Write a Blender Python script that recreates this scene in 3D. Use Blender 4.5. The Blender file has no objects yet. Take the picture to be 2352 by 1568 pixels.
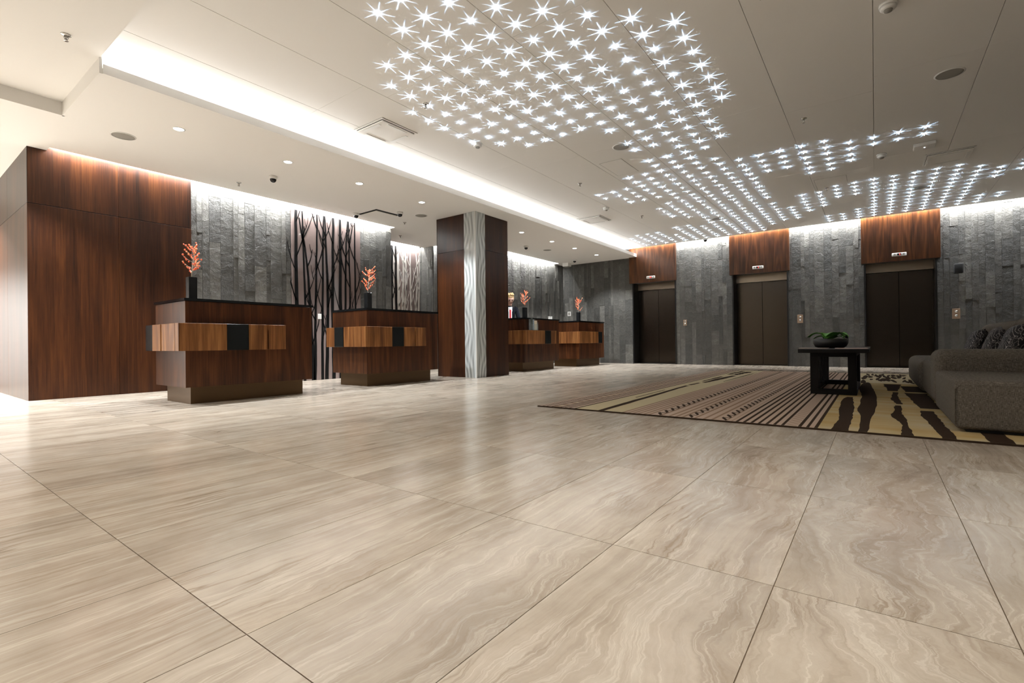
import bpy, bmesh, math, random
from mathutils import Vector, Matrix
S = bpy.context.scene
COL = S.collection
random.seed(7)
# ------------------------------------------------------------------ camera
F_PX = 1119.2
cam_data = bpy.data.cameras.new('camera'); cam = bpy.data.objects.new('camera', cam_data); COL.objects.link(cam)
cam_data.sensor_fit = 'HORIZONTAL'; cam_data.sensor_width = 36.0; cam_data.lens = 36.0 * F_PX / 2352.0
cam_data.clip_start = 0.02; cam_data.clip_end = 200
yaw, pitch, roll = math.radians(36.7126), math.radians(0.1705), math.radians(-0.6211)
fw = Vector((math.cos(yaw)*math.cos(pitch), math.sin(yaw)*math.cos(pitch), math.sin(pitch)))
rt = Vector((math.sin(yaw), -math.cos(yaw), 0)); up = rt.cross(fw)
r2 = rt*math.cos(roll) + up*math.sin(roll); u2 = -rt*math.sin(roll) + up*math.cos(roll)
cam.matrix_world = Matrix(((r2.x, u2.x, -fw.x, 0), (r2.y, u2.y, -fw.y, 0), (r2.z, u2.z, -fw.z, 0.637), (0, 0, 0, 1)))
S.camera = cam
# ------------------------------------------------------------------ view, world
S.view_settings.view_transform = 'Standard'; S.view_settings.look = 'None'
S.view_settings.gamma = 1.0; S.view_settings.use_curve_mapping = False
S.view_settings.exposure = 0.62
S.cycles.use_denoising = True
S.cycles.max_bounces = 7; S.cycles.diffuse_bounces = 4; S.cycles.glossy_bounces = 4
S.cycles.sample_clamp_indirect = 8.0; S.cycles.blur_glossy = .25
world = bpy.data.worlds.new('world'); S.world = world; world.use_nodes = True
bg = world.node_tree.nodes['Background']
bg.inputs['Color'].default_value = (1.0, 0.93, 0.84, 1); bg.inputs['Strength'].default_value = 0.08
# room planes (metres): +X runs away to the right, +Y away to the left
ZU, ZL, ZN = 3.31, 3.08, 3.22          # upper ceiling, low reception ceiling, left notch ceiling
W, XE = 8.2, 13.5                      # reception back wall, lift wall
BULK = 5.51                            # front edge of the low ceiling
def strip(name, loc, length, width, along, aim, watts, color=(1, .97, .92)):
    L = bpy.data.lights.new(name, 'AREA'); L.shape = 'RECTANGLE'; L.size = length; L.size_y = width
    L.energy = watts; L.color = color
    o = bpy.data.objects.new(name, L); COL.objects.link(o); o.location = loc
    z = -Vector(aim).normalized(); x = Vector(along).normalized(); y = z.cross(x).normalized(); x = y.cross(z)
    o.rotation_euler = Matrix((x, y, z)).transposed().to_euler()
    return o
cool = (.97, .985, 1.0)
strip('cove_strip', (7.35, BULK+.15, 3.19), 12.0, .03, (1, 0, 0), (0, -.35, 1), 112, cool)
strip('wall_slot_strip', (4.05, W-.115, 3.19), 5.2, .03, (1, 0, 0), (0, .75, -.7), 155, cool)
strip('recess_slot_strip', (7.75, 9.24, 3.19), 1.6, .03, (1, 0, 0), (0, .75, -.7), 45, cool)
strip('rear_slot_strip', (9.3, 8.76, 3.19), 1.3, .03, (1, 0, 0), (0, .75, -.7), 30, cool)
strip('far_slot_strip', (11.6, 7.9, 3.19), 3.1, .03, (1, 0, 0), (0, .75, -.7), 85, cool)
strip('lift_slot_strip', (XE-.125, 1.0, 3.43), 9.2, .03, (0, 1, 0), (.75, 0, -.7), 230, cool)
def spot(name, loc, watts, size=85, blend=.6, color=(.94, .975, 1), radius=.03):
    L = bpy.data.lights.new(name, 'SPOT'); L.energy = watts; L.spot_size = math.radians(size); L.spot_blend = blend
    L.color = color; L.shadow_soft_size = radius
    o = bpy.data.objects.new(name, L); COL.objects.link(o); o.location = loc
    return o
DOWN = [2.16, 3.43, 4.55, 5.82, 8.78, 10.04, 11.15, 12.39]
for dx in [-.30, .93] + DOWN:
    spot('downlight_and_fill_beam', (dx, 6.25 if dx > 1.3 else 7.3, ZL-.02), 175 if dx > 1.3 else 230, 110, .5)
for dx in (-2.4, -1.0, .3): spot('downlight_and_fill_beam', (dx, 10.4, ZL-.02), 600, 120, .5)
for q in ((.5, 2.6), (.5, .3), (-1.2, 4.2), (1.7, -.9)):   # unseen fill spots added over and behind the camera to brighten the floor
    spot('downlight_and_fill_beam', (q[0], q[1], 3.18), 42, 125, .7, (1, .90, .77))
    spot('downlight_and_fill_beam', (q[0], q[1], 3.18), 45, 120, .6, (1, .97, .92))

# ------------------------------------------------------------------ material helpers
class NT:
    def __init__(s, name):
        s.m = bpy.data.materials.new(name); s.m.use_nodes = True
        s.t = s.m.node_tree; s.N = s.t.nodes; s.L = s.t.links
        s.b = s.N['Principled BSDF']
    def put(s, sock, v):
        if v is None: return
        if isinstance(v, bpy.types.NodeSocket): s.L.new(v, sock)
        else:
            if hasattr(sock.default_value, '__len__') and not hasattr(v, '__len__'): v = [v]*len(sock.default_value)
            if hasattr(v, '__len__') and len(sock.default_value) == 4 and len(v) == 3: v = (*v, 1)
            sock.default_value = v
    def math(s, op, a, b=None, c=None, clamp=False):
        n = s.N.new('ShaderNodeMath'); n.operation = op; n.use_clamp = clamp
        for i, v in enumerate((a, b, c)): s.put(n.inputs[i], v)
        return n.outputs[0]
    def vec(s, op, a, b=None, scale=None):
        n = s.N.new('ShaderNodeVectorMath'); n.operation = op; s.put(n.inputs[0], a); s.put(n.inputs[1], b)
        if scale is not None: s.put(n.inputs['Scale'], scale)
        return n.outputs[0]
    def noise(s, v, scale=5, detail=4, rough=.55, dist=0):
        n = s.N.new('ShaderNodeTexNoise'); s.put(n.inputs['Vector'], v)
        n.inputs['Scale'].default_value = scale; n.inputs['Detail'].default_value = detail
        n.inputs['Roughness'].default_value = rough; n.inputs['Distortion'].default_value = dist
        return n.outputs[0]
    def ramp(s, f, stops, interp='LINEAR'):
        n = s.N.new('ShaderNodeValToRGB'); s.put(n.inputs[0], f); e = n.color_ramp.elements; n.color_ramp.interpolation = interp
        while len(e) < len(stops): e.new(.5)
        for el, (p, c) in zip(e, stops): el.position = p; el.color = (*c, 1) if len(c) == 3 else c
        return n.outputs[0]
    def mix(s, f, a, b, mode='MIX'):
        n = s.N.new('ShaderNodeMix'); n.data_type = 'RGBA'; n.blend_type = mode
        s.put(n.inputs['Factor'], f); s.put(n.inputs[6], a); s.put(n.inputs[7], b); return n.outputs[2]
    def xyz(s, v):
        n = s.N.new('ShaderNodeSeparateXYZ'); s.put(n.inputs[0], v); return n.outputs
    def comb(s, x, y, z):
        n = s.N.new('ShaderNodeCombineXYZ'); s.put(n.inputs[0], x); s.put(n.inputs[1], y); s.put(n.inputs[2], z); return n.outputs[0]
    def pos(s): return s.N.new('ShaderNodeNewGeometry').outputs['Position']
    def obj(s): return s.N.new('ShaderNodeTexCoord').outputs['Object']
    def rnd(s): return s.N.new('ShaderNodeObjectInfo').outputs['Random']
    def bump(s, h, strength=.3, dist=.01):
        n = s.N.new('ShaderNodeBump'); n.inputs['Strength'].default_value = strength; n.inputs['Distance'].default_value = dist
        s.put(n.inputs['Height'], h); s.L.new(n.outputs[0], s.b.inputs['Normal']); return n
    def set(s, **k):
        for a, v in k.items(): s.put(s.b.inputs[a.replace('_', ' ')], v)
        return s.m
def plain(name, color, rough=.5, metal=0, **k):
    n = NT(name); return n.set(Base_Color=color, Roughness=rough, Metallic=metal, **k)
def glow(name, color, strength):
    n = NT(name); n.set(Base_Color=color, Emission_Color=color, Emission_Strength=strength); n.m.cycles.emission_sampling = 'NONE'; return n.m

def travertine(name, veined=False, island=False):
    n = NT(name)
    if island:
        r = n.N.new('ShaderNodeNewGeometry').outputs['Random Per Island']; base = n.pos()
    else:
        r = n.rnd(); base = n.obj()
    off = n.comb(n.math('MULTIPLY', r, 57.0), n.math('MULTIPLY', r, 31.0), n.math('MULTIPLY', r, 83.0))
    p = n.vec('ADD', base, off)
    x, y, z = n.xyz(p)
    warp = n.math('SUBTRACT', n.noise(p, 1.5, 7, .56), .5)
    sel = n.noise(n.vec('ADD', p, (9, 4, 2)), .9, 1)                      # calm and swirling regions
    yw = n.xyz(n.pos())[1]
    lot = n.math('MULTIPLY_ADD', yw, -.42, 1.05, clamp=True)
    amp = n.math('MULTIPLY_ADD', n.math('SMOOTH_MIN', n.math('MAXIMUM', n.math('MULTIPLY', n.math('SUBTRACT', sel, .42), 4), 0), 1.0, .2), n.math('MULTIPLY_ADD', lot, .5, .06), n.math('MULTIPLY_ADD', lot, .12, .035))
    y2 = n.math('MULTIPLY_ADD', warp, amp, y)
    broad = n.noise(n.comb(n.math('MULTIPLY', x, .5), n.math('MULTIPLY', y2, 7), z), 1.0, 5, .6)
    fine = n.noise(n.comb(n.math('MULTIPLY', x, 1.4), n.math('MULTIPLY', y2, 46), z), 1.0, 5, .65)
    grit = n.noise(n.comb(n.math('MULTIPLY', x, 14), n.math('MULTIPLY', y2, 70), z), 1.0, 3, .6)
    mott = n.noise(p, 7, 5, .6)
    v = n.math('ADD', n.math('MULTIPLY', broad, .46), n.math('ADD', n.math('MULTIPLY', fine, .29), n.math('MULTIPLY', mott, .25)))
    c = n.ramp(v, [(.30, (.29, .23, .17)), (.42, (.405, .34, .27)), (.52, (.495, .43, .35)), (.62, (.57, .51, .425)), (.74, (.64, .585, .51))])
    ridge = n.math('ABSOLUTE', n.math('SUBTRACT', n.noise(n.comb(n.math('MULTIPLY', x, .7), n.math('MULTIPLY', y2, 11), n.math('ADD', z, 5)), 1.0, 4, .6), .5))
    line = n.ramp(ridge, [(0, (1, 1, 1)), (.018, (.25, .25, .25)), (.05, (0, 0, 0))])
    pale = n.ramp(n.math('ABSOLUTE', n.math('SUBTRACT', n.noise(n.comb(n.math('MULTIPLY', x, .8), n.math('MULTIPLY', y2, 15), n.math('ADD', z, 9)), 1.0, 5, .62), .5)), [(0, (1, 1, 1)), (.012, (.3, .3, .3)), (.035, (0, 0, 0))])
    c = n.mix(n.math('MULTIPLY', pale, .30), c, (.86, .81, .72))
    msk = n.math('MULTIPLY', line, n.math('MULTIPLY', n.math('MAXIMUM', n.math('SUBTRACT', n.noise(p, 2.2, 2), .42), 0), 3.0))
    c = n.mix(n.math('MINIMUM', msk, .75), c, (.24, .175, .115))
    c = n.mix(n.math('MULTIPLY', n.math('SUBTRACT', grit, .45), .5, clamp=True), c, (.36, .28, .2))
    if veined:
        wv = n.math('SUBTRACT', n.noise(p, 2.5, 5, .6), .5)
        yy = n.math('MULTIPLY_ADD', wv, .22, y)
        rg = n.math('ABSOLUTE', n.math('SUBTRACT', n.noise(n.comb(n.math('MULTIPLY', x, .9), n.math('MULTIPLY', yy, 6), z), 1.0, 3, .5), .5))
        vein = n.ramp(rg, [(0, (1, 1, 1)), (.02, (.8, .8, .8)), (.05, (0, 0, 0))])
        c = n.mix(.35, c, (.70, .64, .56))
        c = n.mix(n.math('MULTIPLY', vein, n.math('MULTIPLY', n.noise(p, 3.0, 2), 1.1), clamp=True), c, (.13, .085, .05))
    br = n.math('MULTIPLY', n.math('MULTIPLY_ADD', r, .12, .94), n.math('MULTIPLY_ADD', n.noise(n.vec('ADD', p, (3, 7, 1)), 1.6, 3), .6, .70))
    c = n.mix(1.0, c, n.comb(br, br, br), 'MULTIPLY')
    rough = n.math('MULTIPLY_ADD', fine, .10, .15)
    n.bump(n.math('ADD', fine, n.math('MULTIPLY', msk, -.6)), .06, .004)
    return n.set(Base_Color=c, Roughness=rough, Specular_IOR_Level=.5)

def walnut(name, dark, mid, light, rough=.33, coat=.25, cathedral=1.0, scale=1.0, axis_y=False):
    n = NT(name)
    p = n.vec('ADD', n.pos(), n.comb(n.math('MULTIPLY', n.rnd(), 19), n.math('MULTIPLY', n.rnd(), 7), n.math('MULTIPLY', n.rnd(), 11)))
    x, y, z = n.xyz(p); h = n.math('ADD', x, n.math('MULTIPLY', y, .97))
    big = n.noise(n.comb(n.math('MULTIPLY', h, 2.6*scale), 0, n.math('MULTIPLY', z, .42*scale)), 1.0, 2, .5)
    ring = n.math('SINE', n.math('MULTIPLY_ADD', big, 42*cathedral, n.math('MULTIPLY', h, 9)))
    grain = n.noise(n.comb(n.math('MULTIPLY', h, 55*scale), 0, n.math('MULTIPLY', z, 1.6*scale)), 1.0, 5, .65)
    band = n.noise(n.comb(n.math('MULTIPLY', h, 7*scale), 3, n.math('MULTIPLY', z, .25)), 1.0, 3, .6)
    v = n.math('ADD', n.math('MULTIPLY_ADD', ring, .05, n.math('MULTIPLY', grain, .55)), n.math('MULTIPLY', band, .45))
    c = n.ramp(v, [(.34, dark), (.5, mid), (.68, light)])
    br = n.math('MULTIPLY_ADD', n.rnd(), .3, .85)
    c = n.mix(1.0, c, n.comb(br, br, br), 'MULTIPLY')
    n.bump(grain, .05, .003)
    return n.set(Base_Color=c, Roughness=rough, Coat_Weight=coat, Coat_Roughness=.22, Specular_IOR_Level=.25)

def slate(name):
    n = NT(name); p = n.pos(); r = n.rnd()
    q = n.vec('ADD', p, n.comb(n.math('MULTIPLY', r, 23), n.math('MULTIPLY', r, 41), n.math('MULTIPLY', r, 17)))
    a = n.noise(q, 5, 6, .62, 1.2); b = n.noise(q, 22, 6, .65, .6)
    x, y, z = n.xyz(q)
    layer = n.noise(n.comb(n.math('MULTIPLY', n.math('ADD', x, y), 5), n.math('MULTIPLY_ADD', a, 2.4, n.math('MULTIPLY', z, 9)), r), 1.0, 5, .62, .8)
    tone = n.math('ADD', n.math('MULTIPLY_ADD', r, .42, n.math('MULTIPLY', a, .42)), n.math('MULTIPLY', layer, .22))
    c = n.ramp(tone, [(.22, (.041, .040, .036)), (.45, (.066, .064, .057)), (.66, (.096, .092, .081)), (.86, (.19, .185, .166))])
    n.bump(n.math('ADD', n.math('MULTIPLY', layer, 1.0), n.math('MULTIPLY', b, .35)), .85, .028)
    return n.set(Base_Color=c, Roughness=n.math('MULTIPLY_ADD', b, .3, .38), Specular_IOR_Level=.45)

M = {}
M['paint'] = plain('ceiling_paint', (.82, .80, .765), .85)
M['white'] = plain('white_plastic', (.78, .77, .74), .45)
M['grey'] = plain('grey_grille', (.30, .285, .255), .7)
M['shadow_gap'] = plain('black_gap', (.012, .012, .012), .8)
M['tile'] = travertine('travertine'); M['tile_veined'] = travertine('veined_travertine', True); M['tile_far'] = travertine('travertine_far', False, True)
M['grout'] = plain('grout', (.20, .145, .095), .8)
M['wood'] = walnut('dark_walnut', (.012, .0040, .0014), (.034, .0102, .0030), (.070, .0225, .0058), .36, .05, .35)
M['desk_wood'] = walnut('desk_walnut', (.020, .0068, .0025), (.056, .0182, .0058), (.110, .038, .0115), .34, .1)
M['block_wood'] = walnut('oiled_walnut', (.080, .028, .0085), (.185, .070, .020), (.36, .165, .055), .42, .08)
M['header_wood'] = walnut('crown_cut_walnut', (.024, .0078, .0024), (.072, .0235, .0065), (.16, .057, .0155), .36, .12, 1.3)
M['slate'] = slate('slate'); M['slate_back'] = plain('slate_bed', (.06, .06, .057), .9)
M['black'] = plain('black_lacquer', (.006, .0075, .008), .22)
M['black_top'] = plain('polished_black_stone', (.006, .007, .008), .08)
M['bronze'] = plain('bronze_plinth', (.10, .056, .022), .36, .6)
M['steel'] = plain('bronzed_steel', (.062, .051, .041), .26, 1.0)
M['transom'] = plain('bronzed_transom_lit', (.30, .245, .185), .34, .9)  # paler than the leaves: the light it catches is put into the colour
M['frame'] = plain('dark_steel_frame', (.020, .020, .020), .4, .6)
M['mural'] = plain('mural_glass', (.215, .165, .152), .12, 0, Coat_Weight=1.0, Coat_Roughness=.015)
M['tree_black'] = plain('black_print', (.005, .005, .005), .35, 0, Specular_IOR_Level=.2)
M['tree_white'] = plain('white_print', (.62, .58, .53), .3)
M['vase'] = plain('black_ceramic', (.008, .009, .010), .25)
M['twig'] = plain('pale_bark', (.50, .44, .36), .7)
M['berry'] = plain('red_berry', (.85, .13, .035), .35); M['berry2'] = plain('orange_berry', (.9, .34, .14), .35)
M['lens'] = glow('lamp_lens', (1, .97, .92), 12.0)
M['led'] = glow('led_lens', (.80, .90, 1.0), 22.0)
M['chrome'] = plain('brushed_chrome', (.55, .54, .52), .25, 1)
M['dome'] = plain('smoked_dome', (.008, .008, .008), .08)
M['red_led'] = glow('red_digit', (1, .05, .04), 4.0)
M['rug_beige'] = plain('rug_beige_wool', (.46, .35, .275), .95, 0, Specular_IOR_Level=.05)
M['rug_dark'] = plain('rug_dark_wool', (.035, .022, .014), .95, 0, Specular_IOR_Level=.05)
M['rug_tan'] = plain('rug_tan_wool', (.27, .185, .13), .95, 0, Specular_IOR_Level=.05)
M['plate'] = plain('brass_plate', (.40, .285, .20), .4, .4)

# ------------------------------------------------------------------ mesh helpers
class MB:
    def __init__(s): s.v = []; s.f = []; s.mi = []; s.sm = []
    def add(s, vs, fs, mi=0, smooth=False):
        o = len(s.v); s.v += [tuple(v) for v in vs]
        for f in fs: s.f.append([i+o for i in f]); s.mi.append(mi); s.sm.append(smooth)
        return s
    def box(s, x0, x1, y0, y1, z0, z1, mi=0, c=0):
        if c <= 0:
            vs = [(x, y, z) for z in (z0, z1) for y in (y0, y1) for x in (x0, x1)]
            return s.add(vs, [(0, 2, 3, 1), (4, 5, 7, 6), (0, 1, 5, 4), (2, 6, 7, 3), (0, 4, 6, 2), (1, 3, 7, 5)], mi)
        b = bmesh.new(); bmesh.ops.create_cube(b, size=1)
        bmesh.ops.scale(b, vec=(x1-x0, y1-y0, z1-z0), verts=b.verts); bmesh.ops.translate(b, vec=((x0+x1)/2, (y0+y1)/2, (z0+z1)/2), verts=b.verts)
        bmesh.ops.bevel(b, geom=b.edges[:], offset=c, segments=1, affect='EDGES')
        s.bm(b, mi); b.free(); return s
    def bm(s, b, mi=0, smooth=False):
        b.verts.index_update(); return s.add([v.co[:] for v in b.verts], [[v.index for v in f.verts] for f in b.faces], mi, smooth)
    def rbox(s, x0, x1, y0, y1, z0, z1, r, seg=4, mi=0):
        b = bmesh.new(); bmesh.ops.create_cube(b, size=1)
        bmesh.ops.scale(b, vec=(x1-x0, y1-y0, z1-z0), verts=b.verts); bmesh.ops.translate(b, vec=((x0+x1)/2, (y0+y1)/2, (z0+z1)/2), verts=b.verts)
        bmesh.ops.bevel(b, geom=b.edges[:], offset=r, segments=seg, affect='EDGES', profile=.5)
        s.bm(b, mi, True); b.free(); return s
    def prism(s, poly, z0, z1, mi=0):
        n = len(poly); vs = [(x, y, z0) for x, y in poly] + [(x, y, z1) for x, y in poly]
        return s.add(vs, [list(range(n))[::-1], list(range(n, 2*n))] + [(i, (i+1) % n, n+(i+1) % n, n+i) for i in range(n)], mi)
    def lathe(s, prof, seg=24, c=(0, 0, 0), mi=0, smooth=True):
        vs = []; fs = []; n = len(prof)
        for k in range(seg):
            a = 2*math.pi*k/seg
            for r, z in prof: vs.append((c[0]+r*math.cos(a), c[1]+r*math.sin(a), c[2]+z))
        for k in range(seg):
            k2 = (k+1) % seg
            for i in range(n-1): fs.append((k*n+i, k2*n+i, k2*n+i+1, k*n+i+1))
        s.add(vs, fs, mi, smooth)
        return s
    def tube(s, pts, radii, seg=6, mi=0):
        if not hasattr(radii, '__len__'): radii = [radii]*len(pts)
        P = [Vector(p) for p in pts]; vs = []; fs = []
        for i, p in enumerate(P):
            d = (P[min(i+1, len(P)-1)]-P[max(i-1, 0)]).normalized()
            a = d.orthogonal().normalized() if abs(d.z) > .95 else d.cross(Vector((0, 0, 1))).normalized(); b = d.cross(a)
            for k in range(seg):
                t = 2*math.pi*k/seg; vs.append(p+(a*math.cos(t)+b*math.sin(t))*radii[i])
        for i in range(len(P)-1):
            for k in range(seg): fs.append((i*seg+k, i*seg+(k+1) % seg, (i+1)*seg+(k+1) % seg, (i+1)*seg+k))
        fs.append(list(range(seg))[::-1]); fs.append([(len(P)-1)*seg+k for k in range(seg)])
        return s.add(vs, fs, mi, True)
    def ball(s, c, r, seg=8, ring=6, mi=0, sc=(1, 1, 1)):
        vs = []; fs = []
        for i in range(ring+1):
            t = math.pi*i/ring
            for k in range(seg):
                a = 2*math.pi*k/seg; vs.append((c[0]+sc[0]*r*math.sin(t)*math.cos(a), c[1]+sc[1]*r*math.sin(t)*math.sin(a), c[2]+sc[2]*r*math.cos(t)))
        for i in range(ring):
            for k in range(seg): fs.append((i*seg+k, (i+1)*seg+k, (i+1)*seg+(k+1) % seg, i*seg+(k+1) % seg))
        return s.add(vs, fs, mi, True)
    def mesh(s, name, mats):
        me = bpy.data.meshes.new(name); me.from_pydata(s.v, [], s.f)
        for m in (mats if isinstance(mats, (list, tuple)) else [mats]): me.materials.append(m)
        me.polygons.foreach_set('material_index', s.mi); me.polygons.foreach_set('use_smooth', s.sm); me.update()
        return me
    def build(s, name, mats, parent=None, loc=(0, 0, 0), rz=0):
        return put(name, s.mesh(name, mats), parent, loc, rz)
def put(name, me, parent=None, loc=(0, 0, 0), rz=0):
    o = bpy.data.objects.new(name, me); COL.objects.link(o); o.location = loc; o.rotation_euler.z = rz
    if parent: o.parent = parent
    return o
def struct(o, label=None):
    o['kind'] = 'structure'
    if label: o['label'] = label
    return o
def tag(o, label, cat, group=None):
    o['label'] = label; o['category'] = cat
    if group: o['group'] = group
    return o
def thing(name, label, cat, loc=(0, 0, 0), rz=0, group=None):
    return tag(put(name, None, None, loc, rz), label, cat, group)
def copy_tree(o, parent=None):
    c = o.copy(); COL.objects.link(c)
    if parent: c.parent = parent
    for ch in list(o.children): copy_tree(ch, c)
    return c
def B(x0, x1, y0, y1, z0, z1, c=0): return MB().box(x0, x1, y0, y1, z0, z1, 0, c)

# ------------------------------------------------------------------ floor
TX, TY, OX, OY = .906, .4507, .5096, .218
floor = struct(B(-4, 14.2, -5, 12, -.06, -.004).build('floor', M['grout']), 'large beige travertine tile floor of the lobby')
tile_me = B(-TX/2+.0012, TX/2-.0012, -TY/2+.0012, TY/2-.0012, -.012, 0).mesh('tile', M['tile'])
veined_me = tile_me.copy(); veined_me.materials.clear(); veined_me.materials.append(M['tile_veined'])
cells = []
for i in range(-5, 15):
    for j in range(-12, 26):
        cx, cy = OX+TX*(i+.5), OY+TY*(j+.5)
        if cx > 13.9 or cy > 11.5 or cy < -4.8 or cx < -3.9: continue
        d = fw.x*cx + fw.y*cy; lat = rt.x*cx + rt.y*cy
        if d < .3 or abs(lat) > 1.08*d+.9: vis = False
        elif cy > W+.2 and not (6.6 < cx < 8.8 and cy < 9.6): vis = False
        else: vis = True
        cells.append((0 if vis else 1, math.hypot(cx, cy), cx, cy))
cells.sort(); far = MB()
for k, (nv, dist, cx, cy) in enumerate(cells):
    if k < 296 and not nv:
        v = 5.6 < cy < 7.4 and cx > 1.4
        put('tile', veined_me if v else tile_me, floor, (cx, cy, 0))
    else: far.box(cx-TX/2+.0016, cx+TX/2-.0016, cy-TY/2+.0016, cy+TY/2-.0016, -.004, 0)
far.build('far_tiles', M['tile_far'], floor)['kind'] = 'stuff'

# ------------------------------------------------------------------ ceilings
ceiling = struct(B(1.30, XE-.18, -5, 6.2, ZU+.02, ZU+.09).build('ceiling', M['paint']), 'high white ceiling of painted panels with LED points')
ys = [-5.0, -4.235, -3.39, -2.545, -1.70, -.856, -.011, .834, 1.68, 2.524, 3.368, 4.213, 5.057, 6.2]
xs = [1.30, 3.43, 6.2, 9.05, 11.2, XE-.18]
for a, b in zip(ys[:-1], ys[1:]):
    sh = random.choice((0, .0, .35, -.3))
    q = [xs[0]] + [x+sh for x in xs[1:-1]] + [xs[-1]]
    for c, d in zip(q[:-1], q[1:]):
        B(c+.001, d-.001, a+.0022, b-.0022, ZU, ZU+.02, .0008).build('ceiling_panel', M['paint'], ceiling)
low = MB()
low.box(1.31, 10.0, BULK, W-.16, ZL, ZL+.05); low.box(10.0, XE, BULK, 7.84, ZL, ZL+.05)
low.box(-4, 1.31, 6.83, 12, ZL, ZN+.05)                     # left of the wood block
low.box(1.31, 1.40, W-.16, W+.02, ZL, ZL+.05)
low.box(6.72, 10.0, W-.16, 8.70, ZL, ZL+.05)                # ceiling running back over the recess
low.box(6.72, 8.62, 8.70, 9.19, ZL, ZL+.05)
low.box(12.98, XE, 7.84, 8.02, ZL, ZL+.05)
low.box(1.29, 1.31, BULK, 6.85, ZL, ZN+.05)                 # fascia of the notch
low_ceiling = struct(low.build('ceiling', M['paint']), 'low white reception ceiling in front of the desks')
struct(B(1.315, XE, BULK-.012, BULK-.0005, ZL, ZL+.085).build('trim_1', M['paint']), 'white lip of the light cove along the low ceiling')
struct(B(1.30, XE, 6.0, 6.2, ZL+.05, ZU+.02).build('trim_2', M['paint']))
left_ceiling = struct(B(-4, 1.30, -5, 6.83, ZN, ZN+.14).build('ceiling', M['paint']), 'white ceiling field at the upper left corner')
lids = MB()
lids.box(1.2, 10.1, W-.17, 9.6, 3.34, 3.40); lids.box(10.0, XE+.3, 7.6, 8.5, 3.34, 3.40)
lids.box(XE-.19, XE+.3, -5, 8.3, 3.52, 3.58); lids.box(XE-.19, XE-.17, -5, 6.2, ZU+.02, 3.55)
lids.box(1.36, 1.40, W-.16, W+.02, ZL+.05, 3.36)
lids.box(1.40, 6.8, W-.17, W-.155, ZL+.05, 3.36); lids.box(10.0, 12.98, 7.83, 7.838, ZL+.05, 3.36); lids.box(6.7, 8.62, 9.18, 9.19, ZL+.05, 3.36); lids.box(8.62, 10, 8.69, 8.70, ZL+.05, 3.36)
struct(lids.build('trim_3', M['paint']))

# ------------------------------------------------------------------ stone facing
def plank_mesh(w, h, t):
    """one split stone: back rim, front rim and a slightly tilted face"""
    c = .002; tl = [random.uniform(-.004, .004) for _ in range(4)]
    vs = [(0, 0, 0), (w, 0, 0), (w, 0, h), (0, 0, h)]
    vs += [(0, -t+c, 0), (w, -t+c, 0), (w, -t+c, h), (0, -t+c, h)]
    vs += [(c, -t+tl[0], c), (w-c, -t+tl[1], c), (w-c, -t+tl[2], h-c), (c, -t+tl[3], h-c)]
    fs = []
    for o in (0, 4):
        for i in range(4): fs.append((o+i, o+(i+1) % 4, o+4+(i+1) % 4, o+4+i))
    fs.append((8, 9, 10, 11))
    return MB().add(vs, fs).mesh('stone', M['slate'])
def stone_face(parent, origin, length, z0, z1, rz):
    """vertical courses of stone pieces along local +x, faces towards local -y"""
    ca, sa = math.cos(rz), math.sin(rz); u = 0
    while u < length-.02:
        w = min(random.choice((.075, .1, .1, .135, .16, .19)), length-u)
        if length-u-w < .05: w = length-u
        z = z0
        while z < z1-.01:
            h = random.choice((.28, .42, .55, .7, .9, 1.15))
            if z1-z-h < .2: h = z1-z
            put('stone', plank_mesh(w-.0008, h-.0008, random.uniform(.012, .019)), parent, (origin[0]+ca*u, origin[1]+sa*u, z), rz)
            z += h
        u += w
XW0, XW1, XA0, XA1, XW2 = 1.225, 2.985, 4.544, 5.962, 6.752
wall_back = struct(B(XW0, XW2, W+.02, W+.30, 0, 3.36).build('wall_back', M['slate_back']), 'reception back wall of wood, slate and printed glass')
stone_face(wall_back, (XW1, W+.02), XA0-XW1, 0, 3.34, 0)
stone_face(wall_back, (XA1, W+.02), XW2-XA1, 0, 3.34, 0)
def wood_panels(parent, us, zs, fn, mat='wood', name='wood_panel', g=.0035, gu=.001):
    for a, b in zip(us[:-1], us[1:]):
        for c, d in zip(zs[:-1], zs[1:]):
            fn(a+gu, b-gu, c+(g if c > .05 else 0), d-g).build(name, M[mat], parent)
wood_panels(wall_back, [XW0, 2.11, XW1], [0, 2.40, 3.33], lambda a, b, c, d: B(a, b, W-.012, W+.02, c, d, .002))
wall_left = struct(B(XW0+.02, XW0+.3, W+.02, 12, 0, 3.1).build('wall_left', M['shadow_gap']), 'side of the dark wood block')
wood_panels(wall_left, [W-.012, 9.5, 10.8, 12], [0, 2.40, ZL+.01], lambda a, b, c, d: B(XW0-.004, XW0+.02, a, b, c, d, .002))
wall_side = struct(MB().box(-4, XW0, 12, 12.1, 0, ZN).box(-4.1, -4, 3, 12.1, 0, ZN).build('wall_left', M['paint']), 'white wall of the side lobby')
wall_rec = struct(B(6.45, 8.62, 9.372, 9.5, 0, 3.36).build('wall_back', M['slate_back']), 'set-back wall behind the gap in the reception wall')
wall_ret = struct(B(8.62, 10.0, 8.87, 9.3, 0, 3.36).build('wall_back', M['slate_back']), 'slate pier beside the white tree print')
stone_face(wall_ret, (8.62, 8.87), 1.38, 0, 3.34, 0)
stone_face(wall_ret, (8.62, 9.35), .48, 0, ZL+.01, -math.pi/2)
wall_far = struct(B(10.0, XE+.02, 8.02, 8.3, 0, 3.36).build('wall_back', M['slate_back']), 'far slate wall behind the last two desks')
stone_face(wall_far, (10.0, 8.02), XE-10.0, 0, 3.34, 0)
wr = MB()
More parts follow.
